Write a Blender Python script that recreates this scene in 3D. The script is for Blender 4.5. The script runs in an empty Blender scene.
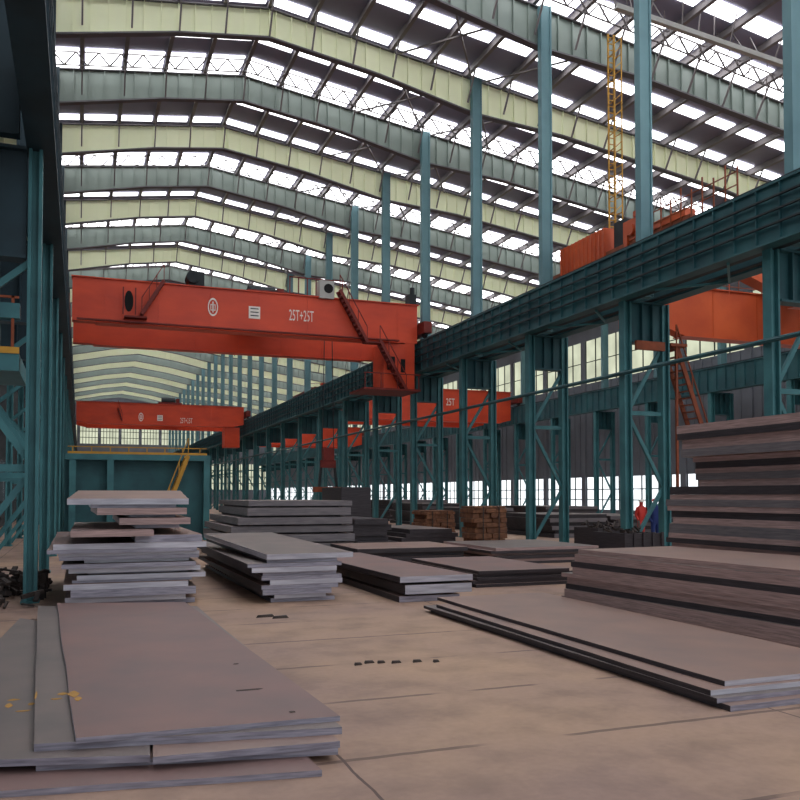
import bpy, bmesh, math, random
from mathutils import Vector, Matrix
random.seed(7)
C = bpy.context.scene.collection
R = math.radians
# ------------------------------------------------------------------ camera
H = 2.0; F = 839.0; YAW = R(20.88); PIT = R(1.8)
CY = 468.63
fw = Vector((math.sin(YAW)*math.cos(PIT), math.cos(YAW)*math.cos(PIT), math.sin(PIT)))
rt = Vector((math.cos(YAW), -math.sin(YAW), 0)); up = rt.cross(fw)
cam_d = bpy.data.cameras.new('camera'); cam = bpy.data.objects.new('camera', cam_d); C.objects.link(cam)
cam.matrix_world = Matrix.Translation((0, 0, H)) @ Matrix((rt, up, -fw)).transposed().to_4x4()
cam_d.sensor_width = 36; cam_d.lens = F/800*36; cam_d.shift_y = (CY-400)/800
cam_d.clip_end = 500; cam_d.clip_start = 0.05
bpy.context.scene.camera = cam
def ray(px, py): return fw*F + rt*(px-400) + up*(CY-py)
def az(px, py, z): d = ray(px, py); return Vector((0, 0, H)) + d*((z-H)/d.z)
def ax(px, py, x): d = ray(px, py); return Vector((0, 0, H)) + d*(x/d.x)
def ay(px, py, y): d = ray(px, py); return Vector((0, 0, H)) + d*(y/d.y)
# ------------------------------------------------------------------ materials
def srgb(c): return tuple(((v/255)/12.92 if v/255 <= .04045 else ((v/255+.055)/1.055)**2.4) for v in c)
def mat(name, c, rough=.6, metal=0, var=.25, scale=3.0, c2=None, bump=0.0, stretch=(1, 1, 1), amount=.5, spec=.4):
    m = bpy.data.materials.new(name); m.use_nodes = True; nt = m.node_tree; N = nt.nodes; L = nt.links
    b = N['Principled BSDF']; b.inputs['Roughness'].default_value = rough; b.inputs['Metallic'].default_value = metal
    b.inputs['Specular IOR Level'].default_value = spec
    c = srgb(c); c2 = srgb(c2) if c2 else tuple(v*(1-var) for v in c)
    tc = N.new('ShaderNodeTexCoord'); mp = N.new('ShaderNodeMapping'); mp.inputs['Scale'].default_value = stretch
    L.new(tc.outputs['Object'], mp.inputs['Vector'])
    n = N.new('ShaderNodeTexNoise'); n.inputs['Scale'].default_value = scale; n.inputs['Detail'].default_value = 6
    L.new(mp.outputs[0], n.inputs['Vector'])
    r = N.new('ShaderNodeValToRGB'); r.color_ramp.elements[0].position = amount-.2; r.color_ramp.elements[1].position = amount+.2
    r.color_ramp.elements[0].color = (*c2, 1); r.color_ramp.elements[1].color = (*c, 1)
    L.new(n.outputs['Fac'], r.inputs[0]); L.new(r.outputs[0], b.inputs['Base Color'])
    if bump:
        bp = N.new('ShaderNodeBump'); bp.inputs['Strength'].default_value = bump; bp.inputs['Distance'].default_value = .02
        L.new(n.outputs['Fac'], bp.inputs['Height']); L.new(bp.outputs[0], b.inputs['Normal'])
    return m
def emit(name, c, s):
    m = bpy.data.materials.new(name); m.use_nodes = True; nt = m.node_tree; nt.nodes.clear()
    o = nt.nodes.new('ShaderNodeOutputMaterial'); e = nt.nodes.new('ShaderNodeEmission')
    e.inputs[0].default_value = (*c, 1)
    tc = nt.nodes.new('ShaderNodeTexCoord'); n = nt.nodes.new('ShaderNodeTexNoise'); n.inputs['Scale'].default_value = .6
    mr = nt.nodes.new('ShaderNodeMapRange'); mr.inputs[1].default_value = .3; mr.inputs[2].default_value = .7
    mr.inputs[3].default_value = s*.8; mr.inputs[4].default_value = s*1.15
    nt.links.new(tc.outputs['Object'], n.inputs['Vector']); nt.links.new(n.outputs['Fac'], mr.inputs[0])
    nt.links.new(mr.outputs[0], e.inputs[1]); nt.links.new(e.outputs[0], o.inputs[0]); return m
M = dict(
 teal=mat('teal_paint', (62, 118, 122), .55, var=.35, scale=1.2, c2=(46, 92, 98)),
 gird_shade=mat('shaded_girder_paint', (30, 56, 66), .6, scale=1.0, c2=(20, 40, 48)),  # same girder paint darkened; the left row's shade is in the colour
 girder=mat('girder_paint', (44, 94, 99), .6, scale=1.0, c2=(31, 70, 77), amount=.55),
 dark=mat('dark_steel', (34, 42, 46), .7, var=.3),
 black=mat('black_recess', (10, 10, 11), .8),
 post=mat('lit_post_paint', (96, 134, 140), .55, var=.2, scale=.8, c2=(80, 116, 124)),  # teal paint again, lightened to carry the brighter light up under the roof
 red=mat('crane_red', (216, 74, 36), .5, var=.25, scale=.7, c2=(184, 56, 30), stretch=(.6, 1, 1.5)),
 redd=mat('crane_dark_red', (120, 32, 22), .6, var=.4),
 orange=mat('crane_orange', (196, 88, 44), .5, var=.25, scale=.7, c2=(170, 68, 34)),
 oranged=mat('rusty_orange', (140, 70, 40), .7, var=.4),
 yellow=mat('yellow_paint', (190, 140, 40), .5, var=.25),
 cream=mat('cream_web', (246, 250, 214), .5, var=.06, scale=.5, c2=(238, 243, 204)),  # pale cream base colour for every second rafter web
 greyw=mat('grey_web', (122, 134, 126), .5, var=.1, scale=.5, c2=(108, 120, 114)),  # grey-green base colour for the rafter webs in between
 rflange=mat('rafter_flange', (98, 96, 100), .6, var=.15),
 roof=mat('roof_sheet', (132, 130, 150), .7, var=.15, scale=.5),
 purlin=mat('purlin_steel', (118, 112, 112), .6, var=.15),
 concrete=None,
 plate=mat('rolled_plate', (142, 114, 102), .5, metal=0, scale=1.1, c2=(122, 102, 96), bump=.1, amount=.5),
 plate2=mat('rusty_plate', (128, 98, 92), .55, scale=.9, c2=(108, 90, 88), bump=.1),
 plate3=mat('grey_plate', (116, 103, 98), .5, scale=1.3, c2=(98, 90, 88), bump=.1),
 edge=mat('cut_edge', (164, 160, 172), .35, metal=.2, scale=2.5, c2=(116, 112, 124), stretch=(1.5, 1.5, 20), spec=.6),
 edgew=mat('bright_cut_edge', (200, 198, 206), .3, metal=.2, scale=2, c2=(160, 158, 168), stretch=(1, 1, 14), spec=.6),
 edged=mat('dull_edge', (186, 156, 150), .6, scale=2.5, c2=(134, 114, 112), stretch=(1, 1, 30)),
 edgeg=mat('grey_edge', (122, 116, 118), .5, scale=2.5, c2=(92, 88, 92), stretch=(1, 1, 20)),
 side=mat('dark_edge', (64, 58, 62), .6, scale=2.5, c2=(40, 36, 40), stretch=(1, 1, 20)),  # dark tone for plate flanks, set-back layers and dark blocks
 rust=mat('rust_brown', (132, 88, 60), .8, scale=6, c2=(84, 54, 40), bump=.6),
 scrap=mat('scrap_iron', (64, 52, 46), .8, scale=5, c2=(34, 30, 30), bump=.6),
 white=mat('white_marking', (232, 225, 215), .5, var=.1),
 lightbox=mat('light_grey_metal', (170, 170, 165), .5, var=.1),
 walld=mat('dark_wall_sheet', (38, 46, 52), .8, var=.2),  # darkened so the left aisle's lack of light sits in the colour
 wall=mat('wall_sheet', (112, 116, 124), .7, var=.15, scale=.8),
 wood=mat('dunnage_wood', (92, 70, 52), .8, scale=6, var=.4),
 cloth=mat('blue_workwear', (40, 60, 120), .8), redcloth=mat('red_helmet', (200, 50, 40), .5), skin=mat('skin', (190, 140, 115), .6),
 trol=mat('trolley_brown_grey', (120, 100, 92), .7, var=.25, scale=2, stretch=(6, 1, .5)),
)
SKY = emit('skylight_sheet', (.97, .97, 1.0), 3.0)
GLAZE = emit('cream_glazing', (.82, .86, .64), .42)
WIN = emit('daylight_window', (.9, .96, 1.0), .9)
# floor material
def floor_mat():
    m = bpy.data.materials.new('concrete_floor'); m.use_nodes = True; nt = m.node_tree; N = nt.nodes; L = nt.links
    b = N['Principled BSDF']; b.inputs['Roughness'].default_value = .62; b.inputs['Specular IOR Level'].default_value = .3
    tc = N.new('ShaderNodeTexCoord')
    def noise(s, d=8):
        n = N.new('ShaderNodeTexNoise'); n.inputs['Scale'].default_value = s; n.inputs['Detail'].default_value = d
        L.new(tc.outputs['Object'], n.inputs['Vector']); return n.outputs['Fac']
    def ramp(f, p0, c0, p1, c1):
        r = N.new('ShaderNodeValToRGB'); r.color_ramp.elements[0].position = p0; r.color_ramp.elements[1].position = p1
        r.color_ramp.elements[0].color = (*c0, 1); r.color_ramp.elements[1].color = (*c1, 1); L.new(f, r.inputs[0]); return r.outputs[0]
    def mix(f, a, bb, t='MIX'):
        x = N.new('ShaderNodeMix'); x.data_type = 'RGBA'; x.blend_type = t
        if isinstance(f, float): x.inputs[0].default_value = f
        else: L.new(f, x.inputs[0])
        L.new(a, x.inputs[6]); L.new(bb, x.inputs[7]) if not isinstance(bb, tuple) else setattr(x.inputs[7], 'default_value', (*bb, 1))
        return x.outputs[2]
    base = ramp(noise(.35), .35, srgb((146, 120, 108)), .65, srgb((168, 138, 114)))
    st = ramp(noise(1.6), .32, (.62, .62, .64), .55, (1, 1, 1))
    col = mix(.7, base, st, 'MULTIPLY')
    gr = ramp(noise(14), .3, (.86, .86, .86), .7, (1.05, 1.05, 1.05))
    col = mix(.6, col, gr, 'MULTIPLY')
    sep = N.new('ShaderNodeSeparateXYZ'); L.new(tc.outputs['Object'], sep.inputs[0])
    def joint(o, off, step, w):
        a = N.new('ShaderNodeMath'); a.operation = 'SUBTRACT'; a.inputs[1].default_value = off; L.new(o, a.inputs[0])
        nz = noise(2.5, 2); nm = N.new('ShaderNodeMath'); nm.operation = 'MULTIPLY_ADD'; nm.inputs[1].default_value = .05; L.new(nz, nm.inputs[0]); L.new(a.outputs[0], nm.inputs[2])
        p = N.new('ShaderNodeMath'); p.operation = 'PINGPONG'; p.inputs[1].default_value = step/2; L.new(nm.outputs[0], p.inputs[0])
        l = N.new('ShaderNodeMath'); l.operation = 'LESS_THAN'; l.inputs[1].default_value = w; L.new(p.outputs[0], l.inputs[0]); return l.outputs[0]
    j1 = joint(sep.outputs[0], 1.90, 4.2, .012); j2 = joint(sep.outputs[1], 11.32, 1.73, .03)
    br = ramp(noise(.9, 3), .42, (0, 0, 0), .5, (.75, .75, .75))
    j2m = N.new('ShaderNodeMath'); j2m.operation = 'MULTIPLY'; L.new(j2, j2m.inputs[0]); L.new(br, j2m.inputs[1])
    mx = N.new('ShaderNodeMath'); mx.operation = 'MAXIMUM'; L.new(j1, mx.inputs[0]); L.new(j2m.outputs[0], mx.inputs[1])
    col = mix(mx.outputs[0], col, srgb((84, 66, 60)))
    L.new(col, b.inputs['Base Color'])
    bp = N.new('ShaderNodeBump'); bp.inputs['Strength'].default_value = .15; bp.inputs['Distance'].default_value = .01
    L.new(noise(9), bp.inputs['Height']); L.new(bp.outputs[0], b.inputs['Normal'])
    return m
M['concrete'] = floor_mat()
# ------------------------------------------------------------------ mesh builder
class MB:
    def __init__(s): s.v = []; s.f = []; s.m = []
    def hexa(s, p, m=0):
        n = len(s.v); s.v += [tuple(q) for q in p]
        for a in ((0, 3, 2, 1), (4, 5, 6, 7), (0, 1, 5, 4), (1, 2, 6, 5), (2, 3, 7, 6), (3, 0, 4, 7)):
            s.f.append(tuple(n+i for i in a)); s.m.append(m)
        return s
    def box(s, x0, x1, y0, y1, z0, z1, m=0):
        return s.hexa([(x0, y0, z0), (x1, y0, z0), (x1, y1, z0), (x0, y1, z0), (x0, y0, z1), (x1, y0, z1), (x1, y1, z1), (x0, y1, z1)], m)
    def bar(s, a, b, w, h=None, m=0):
        h = h or w; a = Vector(a); b = Vector(b); d = (b-a).normalized()
        u = Vector((0, 0, 1)) if abs(d.z) < .95 else Vector((0, 1, 0))
        x = d.cross(u).normalized()*w/2; y = d.cross(x).normalized()*h/2
        return s.hexa([a-x-y, a+x-y, a+x+y, a-x+y, b-x-y, b+x-y, b+x+y, b-x+y], m)
    def tube(s, a, b, r, n=10, m=0, r2=None):
        r2 = r if r2 is None else r2
        a = Vector(a); b = Vector(b); d = (b-a).normalized()
        u = Vector((0, 0, 1)) if abs(d.z) < .95 else Vector((0, 1, 0))
        x = d.cross(u).normalized(); y = d.cross(x).normalized(); k = len(s.v)
        for i in range(n):
            t = 2*math.pi*i/n; o = x*math.cos(t)+y*math.sin(t)
            s.v += [tuple(a+o*r), tuple(b+o*r2)]
        for i in range(n):
            j = (i+1) % n; s.f.append((k+2*i, k+2*j, k+2*j+1, k+2*i+1)); s.m.append(m)
        s.f.append(tuple(k+2*i for i in range(n))[::-1]); s.m.append(m)
        s.f.append(tuple(k+2*i+1 for i in range(n))); s.m.append(m)
        return s
    def poly(s, pts, off, m=0):
        off = Vector(off); n = len(pts); k = len(s.v)
        s.v += [tuple(p) for p in pts] + [tuple(Vector(p)+off) for p in pts]
        s.f.append(tuple(range(k, k+n))); s.f.append(tuple(range(k+2*n-1, k+n-1, -1))); s.m += [m, m]
        for i in range(n):
            j = (i+1) % n; s.f.append((k+i, k+n+i, k+n+j, k+j)); s.m.append(m)
        return s
    def build(s, name, mats, parent=None, loc=(0, 0, 0), bevel=0, **props):
        me = bpy.data.meshes.new(name); me.from_pydata(s.v, [], s.f)
        mats = mats if isinstance(mats, (list, tuple)) else [mats]
        for q in mats: me.materials.append(q)
        for p, i in zip(me.polygons, s.m): p.material_index = i
        bm = bmesh.new(); bm.from_mesh(me); bmesh.ops.recalc_face_normals(bm, faces=bm.faces)
        if bevel: bmesh.ops.bevel(bm, geom=bm.edges[:], offset=bevel, segments=1, affect='EDGES', clamp_overlap=True)
        bm.to_mesh(me); bm.free()
        o = bpy.data.objects.new(name, me); C.objects.link(o); o.location = loc
        if parent: o.parent = parent
        for k, v in props.items(): o[k] = v
        return o
def thing(name, label, cat, loc=(0, 0, 0), group=None):
    o = bpy.data.objects.new(name, None); C.objects.link(o); o.location = loc; o.empty_display_size = .3
    o['label'] = label; o['category'] = cat
    if group: o['group'] = group
    return o
def tag(o, label, cat, group=None):
    o['label'] = label; o['category'] = cat
    if group: o['group'] = group
    return o
def dup(root, loc, label):
    r = root.copy(); C.objects.link(r); r.location = loc; r['label'] = label
    for ch in list(root.children):
        c = ch.copy(); C.objects.link(c); c.parent = r
        for g in ch.children:
            d = g.copy(); C.objects.link(d); d.parent = c
    return r
def mesh_copy(o, parent, loc):
    c = o.copy(); C.objects.link(c); c.parent = parent; c.location = loc; return c
ORD = ['first', 'second', 'third', 'fourth', 'fifth', 'sixth', 'seventh', 'eighth', 'ninth', 'tenth', 'eleventh', 'twelfth', 'thirteenth', 'fourteenth', 'fifteenth', 'sixteenth', 'seventeenth', 'eighteenth', 'nineteenth', 'twentieth', 'twenty-first', 'twenty-second', 'twenty-third', 'twenty-fourth', 'twenty-fifth', 'twenty-sixth', 'twenty-seventh', 'twenty-eighth']
# ------------------------------------------------------------------ layout numbers
BAY = 6.37; Y0 = 17.11
def Yk(k): return Y0+BAY*k
XR = 7.6; KN = 27; YEND = Yk(KN)+2; YSTART = -8.0; XW = 40.5; XL = -4.6
SL = .14
def P(x): return -SL*abs(x-XR)
RT = 23.48
# ------------------------------------------------------------------ setting
fl = MB().box(XL-.3, XW+.3, YSTART-30, YEND+.3, -.3, 0).build('floor', M['concrete'], kind='structure')
wl = MB()
wl.box(XL-.25, XL, YSTART, YEND, 0, 1.6); wl.box(XL-.25, XL, YSTART, YEND, 4.2, 24)
for k in range(-3, KN+1): wl.box(XL-.25, XL, Yk(k)-1.0, Yk(k)+1.0, 1.6, 4.2)
wl.build('wall_left', M['walld'], kind='structure')
wr = MB(); wr.box(XW, XW+.25, YSTART, YEND, 0, .8); wr.box(XW, XW+.25, YSTART, YEND, 3.5, 11.5); wr.box(XW, XW+.25, YSTART, YEND, 15.2, 22)
for k in range(-3, KN+1): wr.box(XW-.1, XW+.25, Yk(k)-.3, Yk(k)+.3, .8, 15.2)
y = YSTART
while y < YEND: wr.box(XW-.05, XW, y, y+.12, 3.5, 11.5); y += .9
wr.build('wall_right', M['wall'], kind='structure')
wb = MB(); wb.box(XL, XW, YEND, YEND+.25, 0, 3.2); wb.box(XL, XW, YEND, YEND+.25, 9, 13); wb.box(XL, XW, YEND, YEND+.25, 17, 24.5)
for i in range(12): wb.box(XL+i*4.2-.25, XL+i*4.2+.25, YEND-.15, YEND+.25, 3.2, 17)
wb.build('wall_back', M['wall'], kind='structure')
# ceiling: two slopes, solid; skylights are sheets hung just under it
ce = MB()
def slab(mb, xa, xb, ya, yb, zt, th, m=0):
    za, zb = zt+P(xa), zt+P(xb)
    mb.hexa([(xa, ya, za), (xb, ya, zb), (xb, yb, zb), (xa, yb, za), (xa, ya, za+th), (xb, ya, zb+th), (xb, yb, zb+th), (xa, yb, za+th)], m)
for xa, xb in ((XL, XR), (XR, XW)): slab(ce, xa, xb, YSTART, YEND, RT+.42, .15)
ce.build('ceiling', M['roof'], kind='structure')
PX = [XR + 1.93*i for i in range(-6, 17)]
nwin = 0
def skylight(ya, yb, mt, x0=-2.3):
    global nwin
    m = MB()
    for i in range(len(PX)-1):
        xa, xb = PX[i]+.14, PX[i+1]-.14
        if xa < x0: continue
        slab(m, xa, xb, ya, yb, RT+.36, .03)
    nwin += 1
    m.build('window_%d' % nwin, mt, kind='structure')
for k in range(-4, KN):
    y = Yk(k)
    if k % 2: skylight(y+.40*BAY, y+.53*BAY, SKY); skylight(y+.775*BAY, y+1.13*BAY, SKY)
    else: skylight(y+.48*BAY, y+.585*BAY, SKY); skylight(y+.92*BAY, y+1.02*BAY, SKY)
def vwin(mt, axis, c, a0, a1, z0, z1, step, bars=M['dark'], rails=(.5,), rw=.04):
    """one glazed band in a wall, split into panes by mullions"""
    global nwin
    nwin += 1; g = MB(); f = MB(); a = a0
    if axis == 'x': g.box(c+.08, c+.1, a0, a1, z0, z1)
    else: g.box(a0, a1, c+.08, c+.1, z0, z1)
    while a <= a1+1e-3:
        if axis == 'x': f.box(c, c+.08, a-rw, a+rw, z0, z1)
        else: f.box(a-rw, a+rw, c, c+.08, z0, z1)
        a += step
    for t in rails:
        zz = z0+(z1-z0)*t
        if axis == 'x': f.box(c+.01, c+.07, a0, a1, zz-rw, zz+rw)
        else: f.box(a0, a1, c+.01, c+.07, zz-rw, zz+rw)
    w = g.build('window_%d' % nwin, mt, kind='structure'); f.build('window_frame', bars, parent=w)
for k in range(-3, KN):
    ya, yb = Yk(k)+.3, Yk(k+1)-.3
    vwin(WIN, 'x', XW, ya, yb, .8, 3.5, (yb-ya)/5, rails=(.3, .62))
    vwin(GLAZE, 'x', XW, ya, yb, 11.5, 15.2, (yb-ya)/4, rails=(.5,), rw=.03)
for k in range(2, 16, 2):
    g = MB().box(XL-.1, XL-.08, Yk(k)+1.0, Yk(k+1)-1.0, 1.6, 4.2); nwin += 1
    w = g.build('window_%d' % nwin, WIN, kind='structure')
    f = MB()
    for j in range(1, 4): f.box(XL-.08, XL, Yk(k)+1+j*1.09-.05, Yk(k)+1+j*1.09+.05, 1.6, 4.2)
    f.box(XL-.07, XL-.01, Yk(k)+1, Yk(k+1)-1, 2.85, 2.95); f.build('window_frame', M['dark'], parent=w)
for i in range(11):
    xa, xb = XL+i*4.2+.25, XL+(i+1)*4.2-.25
    vwin(GLAZE, 'y', YEND, xa, xb, 3.2, 9, (xb-xa)/6, rails=(.25, .5, .75), rw=.08)
    vwin(GLAZE, 'y', YEND, xa, xb, 13, 17, (xb-xa)/6, rails=(.33, .66), rw=.06)
# ------------------------------------------------------------------ rafters
def bottom(x):
    d = 1.24
    for xc in (-1.3, 17.6, 38.0):
        t = max(0, 1-abs(x-xc)/5.0); d += .36*t
    return RT+P(x)-d
XS = [XL+.05]+[x for x in [XL+.6+.7*i for i in range(67)] if x < XW-.2 and abs(x-XR) > .2]+[XR, XW-.05]
XS = sorted(XS)
def rafter_meshes(mt):
    w = MB(); bf = MB(); tf = MB()
    top = [(x, -.03, RT+P(x)) for x in XS]; bot = [(x, -.03, bottom(x)) for x in XS]
    for i in range(len(XS)-1):
        a, b = XS[i], XS[i+1]
        w.hexa([(a, -.02, bottom(a)), (b, -.02, bottom(b)), (b, .02, bottom(b)), (a, .02, bottom(a)),
                (a, -.02, RT+P(a)), (b, -.02, RT+P(b)), (b, .02, RT+P(b)), (a, .02, RT+P(a))])
        for mb, zf, th in ((bf, bottom, -.07), (tf, lambda x: RT+P(x), .05)):
            z1, z2 = zf(a), zf(b)
            mb.hexa([(a, -.17, z1+min(th, 0)), (b, -.17, z2+min(th, 0)), (b, .17, z2+min(th, 0)), (a, .17, z1+min(th, 0)),
                     (a, -.17, z1+max(th, 0)), (b, -.17, z2+max(th, 0)), (b, .17, z2+max(th, 0)), (a, .17, z1+max(th, 0))])
    st = MB()
    for x in XS[1:-1]: st.box(x-.018, x+.018, -.13, -.02, bottom(x), RT+P(x)-.02)
    return w, st, bf, tf
brace_src = None
for k in range(2, KN):
    odd = k % 2 == 1
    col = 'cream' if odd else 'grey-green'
    r = thing('roof_rafter', '%s roof rafter with ribbed web, %s roof rafter counted from the photo\'s top' % (col, ORD[k-2]), 'rafter', (0, Yk(k), 0), 'rafters across the roof')
    if k in (2, 3):
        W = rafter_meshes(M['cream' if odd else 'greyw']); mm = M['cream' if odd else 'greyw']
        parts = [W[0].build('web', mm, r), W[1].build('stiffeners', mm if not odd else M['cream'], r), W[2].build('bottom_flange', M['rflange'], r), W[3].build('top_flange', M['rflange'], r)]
        parts[1]['kind'] = 'stuff'
        if odd: po = parts
        else: pe = parts
    else:
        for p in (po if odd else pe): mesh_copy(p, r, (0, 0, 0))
    for x in PX[1:]:
        if x > XW-1 or x < -2 or k > 15: continue
        if brace_src is None:
            brace_src = MB().bar((0, -.17, 0), (0, -1.1, 1.42), .07, .07).build('fly_brace', M['purlin'], r); b = brace_src
        else: b = mesh_copy(brace_src, r, (0, 0, 0))
        b.location = (x, 0, RT+P(x)-1.24)
for x in PX:
    m = MB(); z = RT+P(x)
    m.box(x-.02, x+.02, Yk(1), YEND-.05, z+.08, z+.40); m.box(x-.09, x+.09, Yk(1), YEND-.05, z+.055, z+.085)
    tag(m.build('roof_purlin', M['purlin']), 'long steel purlin running the length of the roof under dark sheeting', 'purlin', 'purlins under the roof sheets')
# lattice trusses under the wide skylights
for n, k in enumerate(range(1, 16, 2)):
    y = Yk(k)+.80*BAY; t = thing('lattice_truss', 'light zigzag truss hung below the wide skylight strip, %s from the photo\'s top' % ORD[n], 'truss', (0, y, 0), 'zigzag trusses at the skylights')
    ch = MB(); ch2 = MB(); zz = MB(); x = -1.4; i = 0
    for (a, b) in ((-1.4, XR), (XR, 39.6)):
        ch.bar((a, 0, RT+P(a)+.28), (b, 0, RT+P(b)+.28), .05); ch2.bar((a, 0, RT+P(a)-.35), (b, 0, RT+P(b)-.35), .05)
    while x < 39:
        zt, zb = .28, -.35
        if i % 2: zt, zb = zb, zt
        zz.bar((x, 0, RT+P(x)+zt), (x+.5, 0, RT+P(x+.5)+zb), .06); x += .5; i += 1
    ch.build('top_chord', M['purlin'], t); ch2.build('bottom_chord', M['purlin'], t); o = zz.build('lacing', M['purlin'], t)
# roof bracing near right columns
for n, k in enumerate(range(2, 12)):
    m = MB(); ya, yb = Yk(k)+.3, Yk(k+1)-.3
    for xa, xb in ((13.6, 17.4), (17.9, 21.6)):
        m.bar((xa, ya, RT+P(xa)-.15), (xb, yb, RT+P(xb)-.15), .07); m.bar((xa, yb, RT+P(xa)-.12), (xb, ya, RT+P(xb)-.12), .07)
    tag(m.build('roof_bracing', M['purlin']), 'crossed bracing rods under the roof at the column line, %s bay from the photo\'s top' % ORD[n], 'bracing', 'roof bracing along the columns')
# pipe slung on hanger rods in the upper right bay
m = MB(); random.seed(3)
pa = Vector((19.0, 26.6, 20.75)); pb = Vector((37.0, 26.6, 19.2))
m.bar(pa, pb, .2)
o = thing('pipe_run', 'pale pipe slung on hanger rods under the roof at the upper right', 'pipe')
m.build('pipe', M['lightbox'], o); m = MB()
for i in range(24):
    p = pa.lerp(pb, i/23); q = p+Vector((random.uniform(-.25, .25), random.uniform(-.6, .9), 0)); m.bar(p, (q.x, q.y, RT+P(q.x)+.3), .04)
for i in range(20):
    x = 19.3+i*.9; m.bar((x, 27.5, RT+P(x)+.25), (x+random.uniform(-.5, .5), 28.1, RT+P(x)-1.0), .035)
o2 = m.build('hanger_rods', M['purlin'], o); o2['kind'] = 'stuff'
# ------------------------------------------------------------------ columns
def leg_mb(x, z1, w=.30, d=.30, t=.06):
    m = MB(); m.box(x-w/2, x-w/2+t, -d/2, d/2, 0, z1); m.box(x+w/2-t, x+w/2, -d/2, d/2, 0, z1); m.box(x-w/2+t, x+w/2-t, -t/2, t/2, 0, z1)
    m.box(x-w/2-.04, x+w/2+.04, -d/2-.04, d/2+.04, 0, .05); return m
def make_column(x1, x2, xp, label, group, posttop, zc=8.5, mpost=None, side=1, mleg=None, lw=.30, zcap=7.1, nodes=None):
    """two legs x1 (towards the main aisle) and x2, upper post at xp"""
    mleg = mleg or M['teal']
    t = thing('steel_column', label, 'column', (0, 0, 0), group)
    leg_mb(x1, zc, lw).build('leg', mleg, t); leg_mb(x2, zc, lw).build('leg', mleg, t)
    a, b = min(x1, x2)+.15, max(x1, x2)-.15
    c = MB().box(a, b, -.05, .05, zcap+.05, zc)
    n = 3
    for i in range(1, n): xx = a+(b-a)*i/n; c.box(xx-.02, xx+.02, -.2, -.05, zcap+.05, zc)
    c.box(a, b, -.2, .2, zcap, zcap+.06); c.box(a, b, -.2, .2, zc-.06, zc)
    c.build('capital', mpost or M['girder'], t)
    i1, i2 = x1+.1*side, x2-.1*side
    N_ = nodes(i1, i2) if nodes else None
    for (p, q) in N_ or (((i2, 0, 7.0), (i1, 0, 4.85)), ((i1, 0, 4.65), (i2, 0, 2.3)), ((i2, 0, 2.2), (i1, 0, .15))):
        MB().bar(p, q, .09, .12).build('brace', mleg, t)
    zs = 2.5 if nodes else 4.75; MB().bar((i1, 0, zs), (i2, 0, zs), .09, .14).build('strut', mleg, t)
    pm = MB(); w = .48; a_, b_ = -.50, -.20; pm.box(xp-w/2, xp-w/2+.07, a_, b_, zc+.1, posttop); pm.box(xp+w/2-.07, xp+w/2, a_, b_, zc+.1, posttop); pm.box(xp-w/2+.07, xp+w/2-.07, a_+.04, b_, zc+.1, posttop)
    pm.build('upper_post', mpost or M['post'], t)
    return t
ptop = RT+P(17.6)-.05
col0 = make_column(17.05, 18.6, 17.6, 'teal lattice column of the right row, nearest one at the photo\'s right edge', 'columns along the right runway', ptop)
col0.location = (0, Yk(0), 0)
for k in range(1, KN):
    dup(col0, (0, Yk(k), 0), 'teal lattice column under the right runway, %s in its row counting from the nearest' % ORD[k])
far0 = make_column(37.4, 38.9, 38.0, 'teal column of the far right row behind the plates, nearest of that row', 'columns along the far right runway', RT+P(38)-.05)
far0.location = (0, Yk(1), 0)
for k in range(2, KN): dup(far0, (0, Yk(k), 0), 'teal column under the far right runway, %s in its row counting from the nearest' % ORD[k-1])
left0 = make_column(-.84, -2.6, -1.35, 'teal lattice column at the left edge of the photo, nearest of the left row', 'columns along the left runway', RT+P(-1.3)-.05, side=-1, lw=.24, mpost=M['gird_shade'], zcap=6.4, nodes=lambda a, b: (((b, 0, 4.9), (a, 0, 2.7)), ((a, 0, 2.3), (b, 0, .15)), ((a, 0, 6.35), (b, 0, 5.0))))
left0.location = (0, Yk(0), 0)
for k in range(1, KN): dup(left0, (0, Yk(k), 0), 'teal lattice column under the left runway, %s in its row counting from the nearest' % ORD[k])
# extra wide panels and walkway on the left row
pw = thing('side_walkway', 'teal side walkway with yellow handrail between the nearest left columns', 'walkway', (-1.7, Yk(0), 0))
MB().box(-3.6, .62, -.1, 2.2, 4.3, 4.62).build('deck', M['teal'], pw)
hr = MB().box(-3.6, .62, -.13, -.1, 4.62, 4.74); hr.build('toe_board', M['yellow'], pw)
hr = MB()
for x in (-3.5, -2.4, -1.3, -.3, .5): hr.box(x-.025, x+.025, -.09, -.04, 4.62, 5.7)
hr.box(-3.6, .6, -.09, -.05, 5.66, 5.7); hr.build('handrail', M['oranged'], pw)
MB().box(-3.6, .62, -.12, .1, 5.28, 5.56).build('cross_beam', M['teal'], pw)
tag(MB().box(-1.75, -1.62, Yk(0)+1.2, Yk(0)+1.33, 5.0, 9.2).build('cable_post', M['oranged']), 'rusty orange upright post beside the nearest left column', 'post')
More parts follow.
